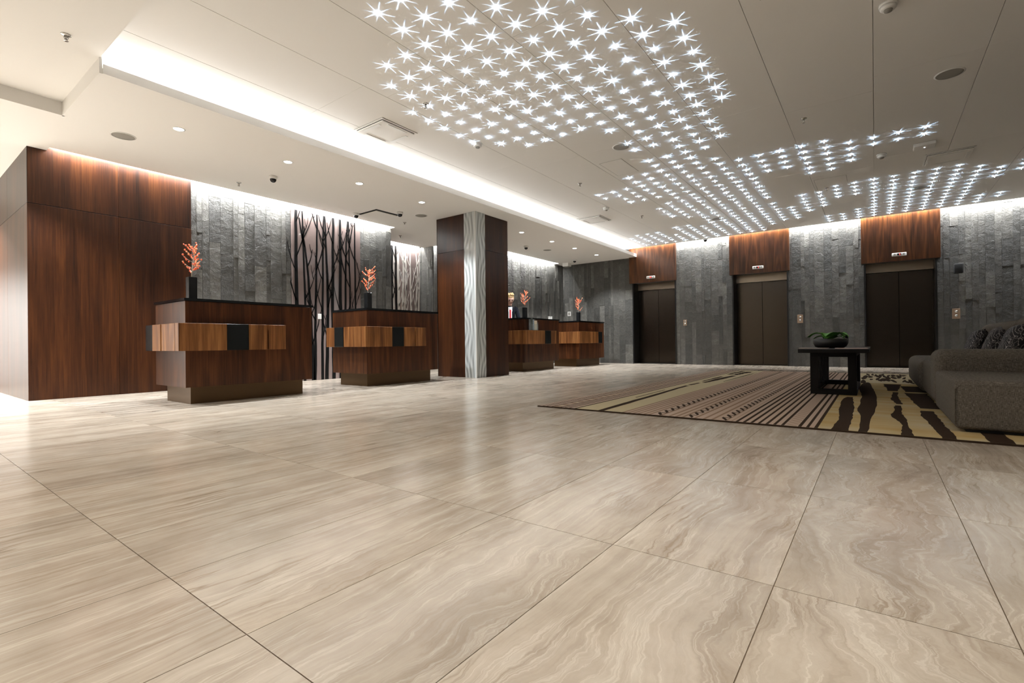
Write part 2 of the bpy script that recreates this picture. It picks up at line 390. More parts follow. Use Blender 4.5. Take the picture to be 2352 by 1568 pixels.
DOORS = [(5.66, 4.40, 5.73, 4.386), (2.95, 1.68, 3.0, 1.646), (.19, -1.05, .238, -1.106)]
edges = [8.02] + [v for d in DOORS for v in d[:2]] + [-4.2]
for k in range(0, len(edges), 2): wr.box(XE+.02, XE+.45, edges[k+1], edges[k], 0, 3.52)
for d in DOORS: wr.box(XE+.02, XE+.45, d[1], d[0], 2.34, 3.52)
wr.box(XE+.62, XE+.7, -4.2, 8.3, 0, 3.52)
wall_right = struct(wr.build('wall_right', M['slate_back']), 'long slate lift wall with three lift doors')
for k in range(0, len(edges), 2):
    stone_face(wall_right, (XE+.02, edges[k]), edges[k]-edges[k+1], 0, 3.5, -math.pi/2)
# ------------------------------------------------------------------ lifts
for k, (y1, y0, hy1, hy0) in enumerate(DOORS):
    d = struct(B(XE+.42, XE+.44, y0, y1, 0, 2.34).build('door_%d' % (k+1), M['frame']), 'two-leaf bronzed lift door')
    B(XE-.02, XE+.44, y1-.03, y1, 0, 2.34).build('frame', M['frame'], d)
    B(XE-.02, XE+.44, y0, y0+.03, 0, 2.34).build('frame', M['frame'], d)
    B(XE+.34, XE+.42, y0+.03, y1-.03, 2.14, 2.34, .002).build('transom', M['transom'], d)
    ym = (y0+y1)/2
    for a, b in ((y0+.032, ym-.003), (ym+.003, y1-.032)):
        B(XE+.375, XE+.42, a, b, .012, 2.13, .002).build('door_leaf', M['steel'], d)
    B(XE-.0, XE+.42, y0+.03, y1-.03, -.002, .006).build('sill', M['chrome'], d)
    B(XE-.075, XE+.02, hy0, hy1, 2.32, 3.45, .002).build('header_panel', M['header_wood'], d)

# ------------------------------------------------------------------ column
CX0, CX1, CY0, CY1 = 6.81, 7.80, 5.90, 6.90
column = struct(B(CX0+.02, CX1-.02, CY0+.02, CY1-.02, 0, ZL).build('column', M['shadow_gap']), 'square pillar clad in dark walnut with a pale carved corner')
g = .0035
for z0, z1 in ((0, 2.40), (2.40, ZL)):
    lo = 0 if z0 == 0 else g
    B(CX0, CX0+.02, CY0+.275+g, CY1, z0+lo, z1-g, .002).build('wood_panel', M['wood'], column)
    B(CX0+.275+g, CX1, CY0, CY0+.02, z0+lo, z1-g, .002).build('wood_panel', M['wood'], column)
    B(CX0, CX1, CY1-.02, CY1, z0+lo, z1-g, .002).build('wood_panel', M['wood'], column)
    B(CX1-.02, CX1, CY0+.02, CY1-.02, z0+lo, z1-g, .002).build('wood_panel', M['wood'], column)
def carved(axis):
    """wavy relief of slow flame-like ridges on one side of the pillar corner, smooth glass front"""
    mb = MB(); nu, nz, wd, hh = 40, 220, .275, ZL
    vs = []; tone = []
    for j in range(nz+1):
        z = hh*j/nz
        for i in range(nu+1):
            u = wd*i/nu
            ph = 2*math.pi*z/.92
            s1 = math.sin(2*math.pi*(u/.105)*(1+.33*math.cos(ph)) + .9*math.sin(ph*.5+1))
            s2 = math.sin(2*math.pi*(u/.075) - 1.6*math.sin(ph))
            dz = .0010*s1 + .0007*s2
            tone.append(.5+.32*s1+.22*s2)  # carved valleys go darker, their shade put into the stone colour
            if i in (0, nu): dz = 0
            vs.append((CX0-.006-dz, CY0+u, z) if axis == 'x' else (CX0+u, CY0-.006-dz, z))
    fs = [(j*(nu+1)+i, j*(nu+1)+i+1, (j+1)*(nu+1)+i+1, (j+1)*(nu+1)+i) for j in range(nz) for i in range(nu)]
    if axis == 'x': fs = [f[::-1] for f in fs]
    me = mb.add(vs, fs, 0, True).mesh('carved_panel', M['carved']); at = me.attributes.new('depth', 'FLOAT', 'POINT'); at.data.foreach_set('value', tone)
    return me
n_ = NT('pale_carved_stone'); an_ = n_.N.new('ShaderNodeAttribute'); an_.attribute_name = 'depth'; relief_shade = an_.outputs['Fac']
M['carved'] = n_.set(Base_Color=n_.ramp(relief_shade, [(.0, (.27, .285, .282)), (.35, (.40, .425, .42)), (.6, (.49, .52, .515)), (1.0, (.61, .64, .635))]), Roughness=.22, Coat_Weight=.4, Coat_Roughness=.05)
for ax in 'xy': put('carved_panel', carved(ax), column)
MB().box(CX0-.008, CX0, CY0-.008, CY0+.004, 0, ZL).build('corner_bead', M['white'], column)

# ------------------------------------------------------------------ printed glass tree walls
def branch_tree(rng, pts, r0, r1, spread, zmax, y, depth=.004, n=8, zlo=.1):
    """flat printed tree: tapered trunk ribbon and forked twigs, a few millimetres thick, in the plane y"""
    mb = MB()
    def ribbon(ps, ws):
        vs = []
        for i, (x, z) in enumerate(ps):
            a = ps[min(i+1, len(ps)-1)]; b = ps[max(i-1, 0)]
            dx, dz = a[0]-b[0], a[1]-b[1]; L = math.hypot(dx, dz) or 1; nx, nz = dz/L, -dx/L
            for yy in (y-depth, y): vs += [(x-nx*ws[i], yy, z-nz*ws[i]), (x+nx*ws[i], yy, z+nz*ws[i])]
        fs = []
        for i in range(len(ps)-1):
            o = 4*i; fs += [(o, o+1, o+5, o+4), (o+1, o+3, o+7, o+5), (o+2, o, o+4, o+6)]
        mb.add(vs, fs)
    def at(z):
        for (xa, za), (xb, zb) in zip(pts[:-1], pts[1:]):
            if za <= z <= zb: return xa+(xb-xa)*(z-za)/(zb-za)
        return pts[-1][0]
    N = 14; z0, z1 = pts[0][1], pts[-1][1]
    tr = [(at(z0+(z1-z0)*i/N)+rng.uniform(-.006, .006), z0+(z1-z0)*i/N) for i in range(N+1)]
    ribbon(tr, [1.2*(r0+(r1-r0)*i/N) for i in range(N+1)])
    def twig(x, z, side, ln, w, lv):
        ps = [(x, z)]; ang = rng.uniform(.30, .55); L = 0
        for k in range(5):
            if z > zmax-.05: break
            st = ln/5; x += side*math.sin(ang)*st; z += math.cos(ang)*st; ang *= rng.uniform(.65, .95); ps.append((x, min(z, zmax)))
            if lv < 2 and k in (1, 3) and rng.random() < .6: twig(x, min(z, zmax), side*rng.choice((1, -1, 1)), ln*.5, w*.55, lv+1)
        ribbon(ps, [w*(1-.75*i/5) for i in range(len(ps))])
    n = max(3, int(n*.62))
    for k in range(n):
        z = zlo+(z1-zlo)*(k+rng.random()*.8)/n
        if z > z1-.2: continue
        twig(at(z), z, rng.choice((1, -1)), rng.uniform(.35, .7)*spread, rng.uniform(.009, .013), 0)
    return mb
rng = random.Random(21)
mural = thing('glass_mural', 'tall mauve glass wall panels printed with black bare trees, between two slate strips', 'mural', (0, 0, 0))
YM = W-.025
ZM = 3.03
for a, b in ((XA0+.004, 5.452), (5.458, XA1-.004)):
    B(a, b, YM, YM+.04, .004, ZM, .001).build('glass_pane', M['mural'], mural)
B(XA0+.004, XA1-.004, YM+.012, YM+.04, ZM, 3.33).build('top_band', M['white'], mural)
TREES = [([(4.63, .0), (4.62, 1.36), (4.62, ZM)], .036, .020, 9), ([(4.76, 0), (4.78, 1.37), (4.74, ZM)], .020, .011, 6),
         ([(4.93, 0), (4.91, .65), (4.88, 1.38), (4.83, 2.09), (4.77, 2.48), (4.71, 2.69), (4.68, 2.9)], .030, .009, 8),
         ([(4.96, 0), (4.985, 1.38), (5.03, ZM)], .024, .011, 8), ([(5.11, 0), (5.12, 1.39), (5.16, ZM)], .023, .010, 8),
         ([(5.20, 0), (5.23, 1.4), (5.22, 2.0), (5.20, 2.49), (5.18, ZM)], .030, .012, 9), ([(5.35, 0), (5.33, 1.4), (5.36, ZM)], .030, .020, 7),
         ([(5.51, 0), (5.50, 1.41), (5.50, ZM)], .034, .020, 8), ([(5.60, 0), (5.61, 1.42), (5.63, 2.54), (5.67, ZM)], .026, .011, 9),
         ([(5.71, 0), (5.71, 1.48), (5.70, 2.76), (5.69, ZM)], .020, .009, 9), ([(5.84, 0), (5.83, 1.43), (5.83, ZM)], .020, .010, 7)]
for pts, r0, r1, n in TREES:
    branch_tree(rng, pts, r0, r1, .9, ZM, YM, .004, n, .6).build('printed_tree', M['tree_black'], mural)
mural2 = thing('glass_mural', 'narrow mauve panel with pale printed trees, set back in the gap beside the pillar', 'mural', (0, 0, 0))
Y2 = 9.33
B(6.6, 8.60, Y2, Y2+.02, .004, ZM, .001).build('glass_pane', M['mural'], mural2)
B(6.6, 8.60, Y2+.008, Y2+.02, ZM, 3.33).build('top_band', M['white'], mural2)
for pts, r0, r1, n in [([(7.90, 0), (7.90, 1.5), (7.88, ZM)], .042, .026, 8), ([(8.02, 0), (8.01, 1.55), (8.08, 3.0)], .034, .016, 8), ([(8.10, 0), (8.10, 1.55), (8.14, 2.26), (8.12, 3.0)], .030, .014, 9),
                       ([(8.30, 0), (8.29, 1.56), (8.27, 3.0)], .030, .014, 8), ([(8.44, 0), (8.45, 1.57), (8.53, 2.3), (8.47, 2.96)], .030, .012, 8), ([(8.54, 0), (8.55, 1.58), (8.585, 2.31), (8.58, 2.9)], .028, .012, 6), ([(7.74, 0), (7.74, 1.53), (7.75, ZM)], .03, .02, 5)]:
    branch_tree(rng, pts, r0, r1, .9, ZM, Y2, .004, n, .8).build('pale_tree', M['tree_white'], mural2)
for pts, r0, r1, n in [([(7.68, 0), (7.68, 1.53), (7.70, ZM)], .030, .022, 5), ([(7.83, 0), (7.82, 1.54), (7.81, ZM)], .034, .016, 7)]:
    branch_tree(rng, pts, r0, r1, .8, ZM, Y2-.004, .004, n, .8).build('printed_tree', M['tree_black'], mural2)
reader = thing('wall_switch', 'small lit square switch plate on the glass tree wall between the first two desks', 'switch', (5.06, YM, 1.16))
B(-.035, .035, -.014, 0, -.05, .05, .004).build('plate', M['white'], reader)
B(-.02, .02, -.018, -.012, -.03, .03, .002).build('rocker', M['white'], reader)

# ------------------------------------------------------------------ reception desks
def desk(label, loc, zs, front, left):
    """L-shaped desk: bronze plinth, walnut body, black stone top, a belt of proud wood and black blocks"""
    t = thing('reception_desk', label, 'desk', loc, 0, 'reception desks in a row under the low ceiling')
    t.scale = (1, 1, zs)
    MB().prism([(.09, .12), (1.40, .12), (1.40, .40), (.40, .40), (.40, .80), (.09, .80)], 0, .192).build('plinth', M['bronze'], t)
    MB().prism([(0, 0), (1.465, 0), (1.465, .34), (.34, .34), (.34, .87), (0, .87)], .192, 1.128).build('body', M['desk_wood'], t)
    MB().prism([(-.012, -.012), (1.48, -.012), (1.48, .36), (.36, .36), (.36, .885), (-.012, .885)], 1.132, 1.160).build('top', M['black_top'], t)
    B(.36, 1.40, .35, .95, .72, .75, .003).build('worktop', M['desk_wood'], t)
    B(1.36, 1.40, .36, .93, 0, .72, .002).build('side_support', M['desk_wood'], t)
    for k, (a, b, dark) in enumerate(front):
        dp = -.1 + (.006 if k % 2 else 0)
        B(a+.0015, b-.0015, dp, .0, .590, .886, .002).build('belt_block', M['black' if dark else 'block_wood'], t)
    for k, (a, b, dark) in enumerate(left):
        dp = -.1 + (.008 if k % 2 else 0)
        B(dp, .0, a+.0015, b-.0015, .590, .886, .002).build('belt_block', M['black' if dark else 'block_wood'], t)
    return t
D1, D2, D3, D4 = (2.10, 5.945, 0), (4.54, 6.09, 0), (8.80, 6.22, 0), (11.17, 6.17, 0)
desk('walnut reception desk nearest the dark wood wall', D1, 1.0, [(-.1, .38, 0), (.38, .62, 1), (.62, .833, 0), (.852, 1.065, 0)], [(0, .16, 0), (.16, .41, 0), (.41, .66, 0), (.66, .90, 1)])
desk('walnut reception desk just left of the walnut pillar', D2, 1.022, [(-.1, .40, 0), (.40, .635, 1), (.635, .86, 0), (.88, 1.11, 0)], [(0, .22, 0), (.22, .45, 0), (.45, .68, 1), (.68, .91, 0)])
desk('walnut reception desk just right of the walnut pillar with the clerk behind it', D3, 1.032, [(-.1, .47, 0), (.47, .70, 0), (.70, .95, 1), (.95, 1.2, 0)], [(0, .27, 0), (.27, .33, 0), (.33, .62, 0), (.62, .90, 0)])
desk('farthest walnut reception desk, its black block at the right end', D4, 1.032, [(-.1, .20, 0), (.20, .45, 0), (.45, .93, 0), (.93, 1.17, 1)], [(0, .24, 0), (.24, .50, 0), (.50, .72, 0), (.72, .90, 0)])
# vases with berry branches
def vase(label, loc, seed, sc=1.0):
    r = random.Random(seed)
    t = thing('branch_vase', label, 'vase', loc, 0, 'black vases with berry branches')
    b = MB(); w = .042
    b.box(-w, w, -w, w, 0, .245, 0, .002); b.box(-w+.006, w-.006, -w+.006, w-.006, .245, .247)
    b.build('vase', M['vase'], t)
    tw = MB(); be = MB()
    main = [(0, 0, .24), (.006, 0, .33), (.016, 0, .42), (.030, 0, .50), (.048, 0, .60*sc)]
    tw.tube(main, [.006, .0055, .005, .004, .002], 5)
    for k in range(17):
        z = .29+.30*k/17; x = .004+.06*(z-.26)
        a = r.uniform(0, 6.28); ln = r.uniform(.06, .115)
        dx, dy = math.cos(a)*ln, math.sin(a)*ln
        if k % 2: dx = abs(dx)*(1 if k % 4 == 1 else -1)
        p = [(x, 0, z), (x+dx*.5, dy*.5, z+ln*.30), (x+dx, dy, z+ln*.75)]
        tw.tube(p, [.003, .0025, .0015], 4)
        for q in range(5):
            f = .35+.65*q/4
            be.ball((x+dx*f+r.uniform(-.008, .008), dy*f+r.uniform(-.008, .008), z+ln*.75*f*f+r.uniform(-.004, .010)), r.uniform(.007, .0115), 6, 4, r.choice((0, 0, 1)))
    for q in range(8): be.ball((.036+.014*q/8+r.uniform(-.008, .008), r.uniform(-.008, .008), .52+.012*q), .010, 6, 4, r.choice((0, 1)))
    tw.build('branch', M['twig'], t)
    bo = be.build('berries', [M['berry'], M['berry2']], t); bo['kind'] = 'stuff'
    return t
vase('black square vase with red berry branch on the desk nearest the wood wall', (2.22, 6.10, 1.161), 3, 1.0)
vase('black square vase with red berry branch on the desk left of the pillar', (4.68, 6.24, 1.186), 4, 1.0)
vase('black square vase with berry branch on the desk right of the pillar', (9.11, 6.42, 1.198), 5, 1.0)
vase('black square vase with berry branch on the farthest desk', (11.62, 6.42, 1.198), 6, 1.0)
# brochure holder and card rack on desk three
M['acrylic'] = plain('clear_acrylic', (.9, .95, .95), .05, 0, Transmission_Weight=.9, IOR=1.2)
bh = thing('brochure_holder', 'clear brochure holder with leaflets standing on the belt of the clerk\'s desk', 'holder', (8.95, 6.125, .916))
hb = MB(); hb.box(0, .26, -.002, .0, 0, .14); hb.box(0, .26, -.002, .075, 0, .004); hb.box(0, .26, .073, .076, 0, .26); hb.box(-.003, 0, -.002, .076, 0, .18); hb.box(.26, .263, -.002, .076, 0, .18)
hb.build('holder', M['acrylic'], bh)
for x0, x1, z1, col, nm in ((.01, .075, .27, (.05, .07, .06), 'dark leaflet'), (.075, .135, .24, (.30, .36, .42), 'grey-blue leaflet'), (.135, .25, .22, (.75, .66, .52), 'cream leaflet')):
    l = B(x0, x1, .02, .032, .006, z1, .001).build('leaflet', plain('leaflet_paper', col, .4), bh); l['label'] = nm
cr = thing('card_rack', 'small clear rack of white cards at the right end of the clerk\'s desk', 'rack', (10.04, 6.36, 1.198))
B(0, .20, 0, .07, 0, .012, .002).build('base', M['white'], cr)
for k in range(4): B(.012+.047*k, .044+.047*k, .02, .026, .012, .075+.006*(k % 2), .001).build('card', M['white'], cr)

# ------------------------------------------------------------------ lift fittings
def indicator(label, y, bars):
    t = thing('floor_indicator', label, 'indicator', (XE-.075, y, 2.455), 0, 'lift floor indicators')
    p = MB().rbox(-.018, 0, -.125, .125, -.036, .036, .012, 3); p.build('plate', M['white'], t)
    B(-.021, -.016, -.035, .035, -.024, .024).build('screen', M['black'], t)
    for yy in (-.075, .075): B(-.020, -.016, yy-.017, yy+.017, -.017, .017).build('grille', M['grey'], t)
    d = MB()
    for q in bars: d.box(-.023, -.020, q[0], q[1], q[2], q[3])
    d.build('digit', M['red_led'], t)
ONE = [(-.017, -.009, -.017, .017), (-.009, -.003, .006, .012)]
indicator('white lift floor display with red digit over the lift door nearest the desks', 5.08, ONE+[(.007, .015, -.017, .017)])
indicator('white lift floor display with red digit over the middle lift door', 2.33, ONE)
indicator('white lift floor display with red digit over the dark lift door on the right', -.43, ONE)
def call_panel(label, y, s=1.0, arrows=2):
    t = thing('call_panel', label, 'button panel', (XE-.004, y, 1.14), 0, 'lift call panels')
    B(-.012, 0, -.06*s, .06*s, -.10*s, .10*s, .003).build('plate', M['plate'], t)
    for z in (-.04, .04)[:arrows]:
        b = MB(); b.lathe([(.001, .0), (.024, .0), (.024, .008), (.001, .009)], 14); o = b.build('button', M['chrome'], t, (-.012, 0, z*s)); o.rotation_euler = (0, -math.pi/2, 0)
call_panel('small lift call panel with two buttons between the first and second lift doors', 4.157, .8)
call_panel('brass lift call panel just right of the middle lift door', 1.439)
call_panel('brass lift call panel above the sofa, right of the dark lift door', -1.337, 1.05)
sn = thing('wall_sensor', 'small black wall speaker high on the slate right of the dark lift door', 'speaker', (XE-.005, -1.36, 2.06))
MB().rbox(-.10, -.02, -.09, .06, -.10, .10, .02, 2).build('housing', M['shadow_gap'], sn)
B(-.03, 0, -.03, .03, -.04, .04).build('bracket', M['shadow_gap'], sn)
so = thing('wall_socket', 'small white square wall socket behind the farthest desk', 'socket', (XE-.004, 7.78, 1.54))
B(-.012, 0, -.06, .06, -.07, .07, .003).build('plate', M['white'], so)
B(-.015, -.01, -.035, .035, -.045, .045, .002).build('insert', M['grey'], so)
bx = thing('ceiling_box', 'small white box fixed under the low ceiling in the far slate corner', 'box', (13.1, 7.62, ZL))
B(-.10, .10, -.10, .10, -.10, 0, .004).build('housing', M['white'], bx); B(-.08, .08, -.08, .08, -.115, -.10, .002).build('base_plate', M['grey'], bx)

# ------------------------------------------------------------------ ceiling fittings
def disc(r, h, z=0): return MB().lathe([(.0005, z), (r, z), (r, z-h*.6), (r*.93, z-h), (.0005, z-h)], 28)
def downlight(label, x, y):
    t = thing('downlight', label, 'downlight', (x, y, ZL), 0, 'downlights over the reception desks')
    MB().lathe([(.052, .0), (.062, .0), (.062, -.004), (.052, -.005)], 24).build('trim_ring', M['white'], t)
    disc(.050, .003).build('lens', M['lens'], t)
for x, lb in zip(DOWN, ('over left end of desk by wood wall', 'over right end of desk by wood wall', 'over left end of desk left of pillar', 'over right end of desk left of pillar',
                        'over left end of clerk\'s desk', 'over right end of clerk\'s desk', 'over left end of farthest desk', 'over right end of farthest desk')):
    downlight('round lit downlight in low ceiling ' + lb, x, 6.25)
def speaker(label, x, y, z):
    t = thing('ceiling_speaker', label, 'speaker', (x, y, z), 0, 'round ceiling speakers')
    MB().lathe([(.108, 0), (.122, 0), (.122, -.003), (.108, -.006)], 32).build('rim', M['white'], t)
    disc(.108, .005).build('grille', M['grey'], t)
for lb, x, y, z in (('in the low ceiling above the dark wood wall', 1.84, 6.95, ZL), ('in the low ceiling just left of the pillar', 6.41, 6.91, ZL), ('in the low ceiling over the farthest desks', 10.88, 6.92, ZL),
                    ('on the high ceiling beside the big near star cluster', 6.265, 2.766, ZU), ('on the plain high ceiling at the upper right', 6.603, -.629, ZU),
                    ('on the high ceiling amid the far middle rows of stars', 11.256, 2.753, ZU), ('on the high ceiling amid the right-hand rows of stars', 11.227, -.654, ZU)):
    speaker('round grey speaker grille ' + lb, x, y, z)
def smoke(label, x, y):
    t = thing('smoke_detector', label, 'smoke detector', (x, y, ZU), 0, 'smoke detectors on the high ceiling')
    MB().lathe([(.0005, 0), (.062, 0), (.062, -.014), (.055, -.016), (.0005, -.016)], 28).build('base', M['white'], t)
    MB().lathe([(.0005, -.016), (.050, -.016), (.055, -.034), (.044, -.046), (.0005, -.046)], 28).build('head', M['white'], t)
    MB().lathe([(.0005, -.046), (.030, -.046), (.027, -.058), (.0005, -.060)], 20).build('vent', M['grey'], t)
for lb, x, y in (('below the near star cluster, beyond the large air conditioning panel', 4.97, 4.245), ('beside the small far air conditioning panel', 8.919, 4.276), ('at the top right edge of the picture', 4.93, -.11), ('between the star rows and the right air conditioning panel', 8.882, -.10)):
    smoke('white round smoke detector ' + lb, x, y)
def sprinkler(label, x, y, z):
    t = thing('sprinkler', label, 'sprinkler', (x, y, z), 0, 'ceiling sprinklers')
    MB().lathe([(.0005, 0), (.036, 0), (.034, -.006), (.014, -.012), (.0005, -.012)], 20).build('plate', M['chrome'], t)
    s_ = MB().lathe([(.0005, -.012), (.009, -.012), (.009, -.04), (.0005, -.04)], 10)
    for a in (-1, 1): s_.tube([(a*.010, 0, -.012), (a*.014, 0, -.028), (a*.003, 0, -.050)], .0025, 5)
    s_.build('stem', M['chrome'], t); disc(.017, .003, -.050).build('deflector', M['chrome'], t)
for lb, x, y, z in (('on the left ceiling field above the notch', 1.034, 5.33, ZN), ('at the left edge of the near star cluster', 3.786, 3.985, ZU), ('on the high ceiling left of the far stars, near side', 7.272, 3.96, ZU), ('on the high ceiling near the end of the light cove', 9.954, 3.95, ZU),
                    ('on the high ceiling above the upper right star rows', 6.839, .666, ZU), ('on the high ceiling between the two right star groups', 10.204, .664, ZU), ('in the low ceiling over the slate left of the tree wall', 3.41, 7.61, ZL), ('in the low ceiling over the gap beside the tree wall', 6.57, 7.56, ZL), ('in the low ceiling deep in the gap by the white trees', 7.3, 8.55, ZL)):
    sprinkler('small chrome sprinkler head ' + lb, x, y, z)
def dome_camera(label, x, y, z):
    t = thing('dome_camera', label, 'camera', (x, y, z), 0, 'dome cameras')
    MB().lathe([(.0005, 0), (.056, 0), (.056, -.03), (.048, -.042), (.0005, -.042)], 24).build('base', M['white'], t)
    MB().lathe([(.044, -.040), (.043, -.055), (.034, -.075), (.018, -.087), (.0005, -.090)], 20).build('dome', M['dome'], t)
for lb, x, y, z in (('in the low ceiling above the first desk', 3.59, 6.95, ZL), ('left of the black-edged panel in the low ceiling', 5.55, 7.73, ZL), ('right of the black-edged panel in the low ceiling', 6.0, 7.03, ZL), ('in the low ceiling above the clerk\'s desk', 10.09, 7.05, ZL), ('in the low ceiling above the farthest desk', 12.66, 7.10, ZL), ('on the high ceiling edge between the first two lift doors', 13.22, 3.53, ZU)):
    dome_camera('white dome security camera ' + lb, x, y, z)
def cassette(label, x, y, z, open_gap=False, s=.275):
    t = thing('air_conditioner', label, 'air conditioner', (x, y, z), 0, 'square ceiling air conditioning panels')
    MB().box(-s, s, -s, s, -.004, 0).build('recess', M['shadow_gap'], t)
    fr = MB()
    for a, b, c, d in ((-s, s, -s, -s+.022), (-s, s, s-.022, s), (-s, -s+.022, -s+.022, s-.022), (s-.022, s, -s+.022, s-.022)): fr.box(a, b, c, d, -.010, 0)
    fr.build('frame', M['paint'] if not open_gap else M['shadow_gap'], t)
    B(-s+.027, s-.027, -s+.027, s-.027, -.026, -.012, .003).build('panel', M['paint'], t)
    if not open_gap:
        for k in range(4):
            a = k*math.pi/2
            B(-.15, .15, -s+.045, -s+.085, -.033, -.029, .001).build('vane', M['white'], t, (0, 0, 0), a)
cassette('large square white air conditioning panel nearest, beside the light cove', 3.97, 4.90, ZU)
cassette('small far square air conditioning panel beside the light cove', 9.60, 4.89, ZU)
cassette('square air conditioning panel at the far right of the high ceiling', 9.58, -.885, ZU)
cassette('black-edged square panel in the low ceiling between two dome cameras', 5.86, 7.46, ZL, True, .26)
ap = thing('wireless_access_point', 'white rectangular wireless box on high ceiling near the right air conditioning panel', 'access point', (8.78, -.57, ZU))
MB().rbox(-.10, .10, -.12, .12, -.045, 0, .012, 3).build('housing', M['white'], ap)
MB().lathe([(.0005, -.045), (.006, -.045), (.006, -.048), (.0005, -.048)], 10).build('status_light', M['led'], ap)
def hatch(label, x0, x1, y0, y1):
    t = thing('access_hatch', label, 'hatch', ((x0+x1)/2, (y0+y1)/2, ZU), 0, 'access hatches in the high ceiling')
    hx, hy = (x1-x0)/2, (y1-y0)/2
    fr = MB()
    for a, b, c, d in ((-hx, hx, -hy, -hy+.005), (-hx, hx, hy-.005, hy), (-hx, -hx+.005, -hy+.005, hy-.005), (hx-.005, hx, -hy+.005, hy-.005)): fr.box(a, b, c, d, -.0012, 0)
    fr.build('gap', M['grey'], t); B(-hx+.006, hx-.006, -hy+.006, hy-.006, -.003, 0, .001).build('panel', M['paint'], t)
hatch('flush square access hatch on the high ceiling beside the star cluster speaker', 6.665, 7.325, 2.945, 3.30)
hatch('flush access hatch on the high ceiling between the right star groups', 9.6, 10.25, .35, .80)
hatch('flush access hatch at the top edge of the high ceiling', 3.75, 4.25, .15, .70)

# ------------------------------------------------------------------ LED points, each throwing a star of light on the ceiling
def star_lamp(seed):
    L = bpy.data.lights.new('led_beam', 'SPOT'); L.energy = 1.0; L.shadow_soft_size = 0.0; L.spot_size = math.radians(151); L.spot_blend = 0.0
    L.use_nodes = True; t = L.node_tree; N = t.nodes; K = t.links
    em = next(n for n in N if n.type == 'EMISSION')
    tc = N.new('ShaderNodeTexCoord'); sx = N.new('ShaderNodeSeparateXYZ'); K.new(tc.outputs['Normal'], sx.inputs[0])
    def m(op, a, b=None, c=None):
        n = N.new('ShaderNodeMath'); n.operation = op
        for i, v in enumerate((a, b, c)):
            if v is None: continue
            if isinstance(v, (int, float)): n.inputs[i].default_value = v
            else: K.new(v, n.inputs[i])
        return n.outputs[0]
    x, y, z = sx.outputs; z = m('ABSOLUTE', z)
    rr = m('DIVIDE', m('SQRT', m('ADD', m('MULTIPLY', x, x), m('MULTIPLY', y, y))), m('MAXIMUM', z, .05))
    phi = m('ARCTAN2', y, x); r = random.Random(seed)
    comb = m('MULTIPLY_ADD', m('COSINE', m('MULTIPLY', phi, 8)), .5, .5)
    wid = m('POWER', comb, m('MULTIPLY_ADD', rr, 7.0, 2.0))
    a1, a3 = r.uniform(.1, .45), r.uniform(.1, .4)
    ln = m('ADD', m('MULTIPLY', m('SINE', m('ADD', phi, r.random()*6.28)), a1), m('MULTIPLY', m('SINE', m('ADD', m('MULTIPLY', phi, 3), r.random()*6.28)), a3))
    ln = m('MAXIMUM', m('ADD', ln, r.uniform(1.2, 2.0)), .6)
    fall = m('EXPONENT', m('MULTIPLY', m('DIVIDE', rr, ln), -1.9))
    core = m('EXPONENT', m('MULTIPLY', rr, -3.4))
    prof = m('ADD', m('MULTIPLY', wid, m('MULTIPLY', fall, 1.9)), m('MULTIPLY', core, 1.5))
    prof = m('MULTIPLY', prof, .25)
    K.new(m('MULTIPLY', prof, m('POWER', m('MULTIPLY_ADD', rr, rr, 1), 1.5)), em.inputs['Strength'])
    em.inputs['Color'].default_value = (.50, .72, 1.0, 1)
    L.energy = 1.8
    return L
STARS = {-16: [(30, 32), (38, 39)], -15: [(31, 33), (38, 40)], -14: [(30, 40)], -13: [(29, 40)], -12: [(29, 40)], -11: [(21, 22), (29, 40)],
         -10: [(21, 22), (29, 40)], -9: [(21, 22), (29, 40)], -8: [(21, 24), (29, 32), (37, 40)], -7: [(20, 25), (29, 32), (38, 40)], -6: [(20, 25), (30, 34), (38, 40)],
         -5: [(20, 23), (30, 35)], -4: [(6, 12), (20, 23), (33, 37)], -3: [(5, 16), (20, 29), (31, 37)], -2: [(3, 17), (19, 38)], -1: [(3, 40)],
         0: [(2, 15), (17, 40)], 1: [(1, 12), (14, 15), (17, 40)], 2: [(0, 11), (19, 40)], 3: [(0, 11), (19, 24), (26, 31), (35, 40)],
         4: [(2, 11), (21, 24), (27, 30), (34, 40)], 5: [(2, 11), (21, 24), (34, 40)], 6: [(3, 10), (21, 22), (37, 40)], 7: [(5, 9), (35, 40)], 8: [(35, 40)],
         9: [(35, 40)], 10: [(36, 40)], 11: [(37, 40)], 12: [(37, 40)]}
pts = []
for j, runs in STARS.items():
    for a, b in runs:
        for i in range(a, b+1): pts.append((2.517+.2640*i, 2.392+.2665*j))
pts.sort(key=lambda q: math.hypot(*q))
lamps = [star_lamp(i) for i in range(10)]
def led_mb(x=0, y=0, z=0):
    b = MB(); b.lathe([(.0005, 0), (.0085, 0), (.0085, -.003), (.0068, -.004)], 10, (x, y, z), 0)
    b.lathe([(.0068, -.003), (.0055, -.007), (.0040, -.012), (.0028, -.022), (.0003, -.025)], 10, (x, y, z), 1); return b
led_me = led_mb().mesh('led_point', [M['chrome'], M['led']])
rest = MB(); rr_ = random.Random(5)
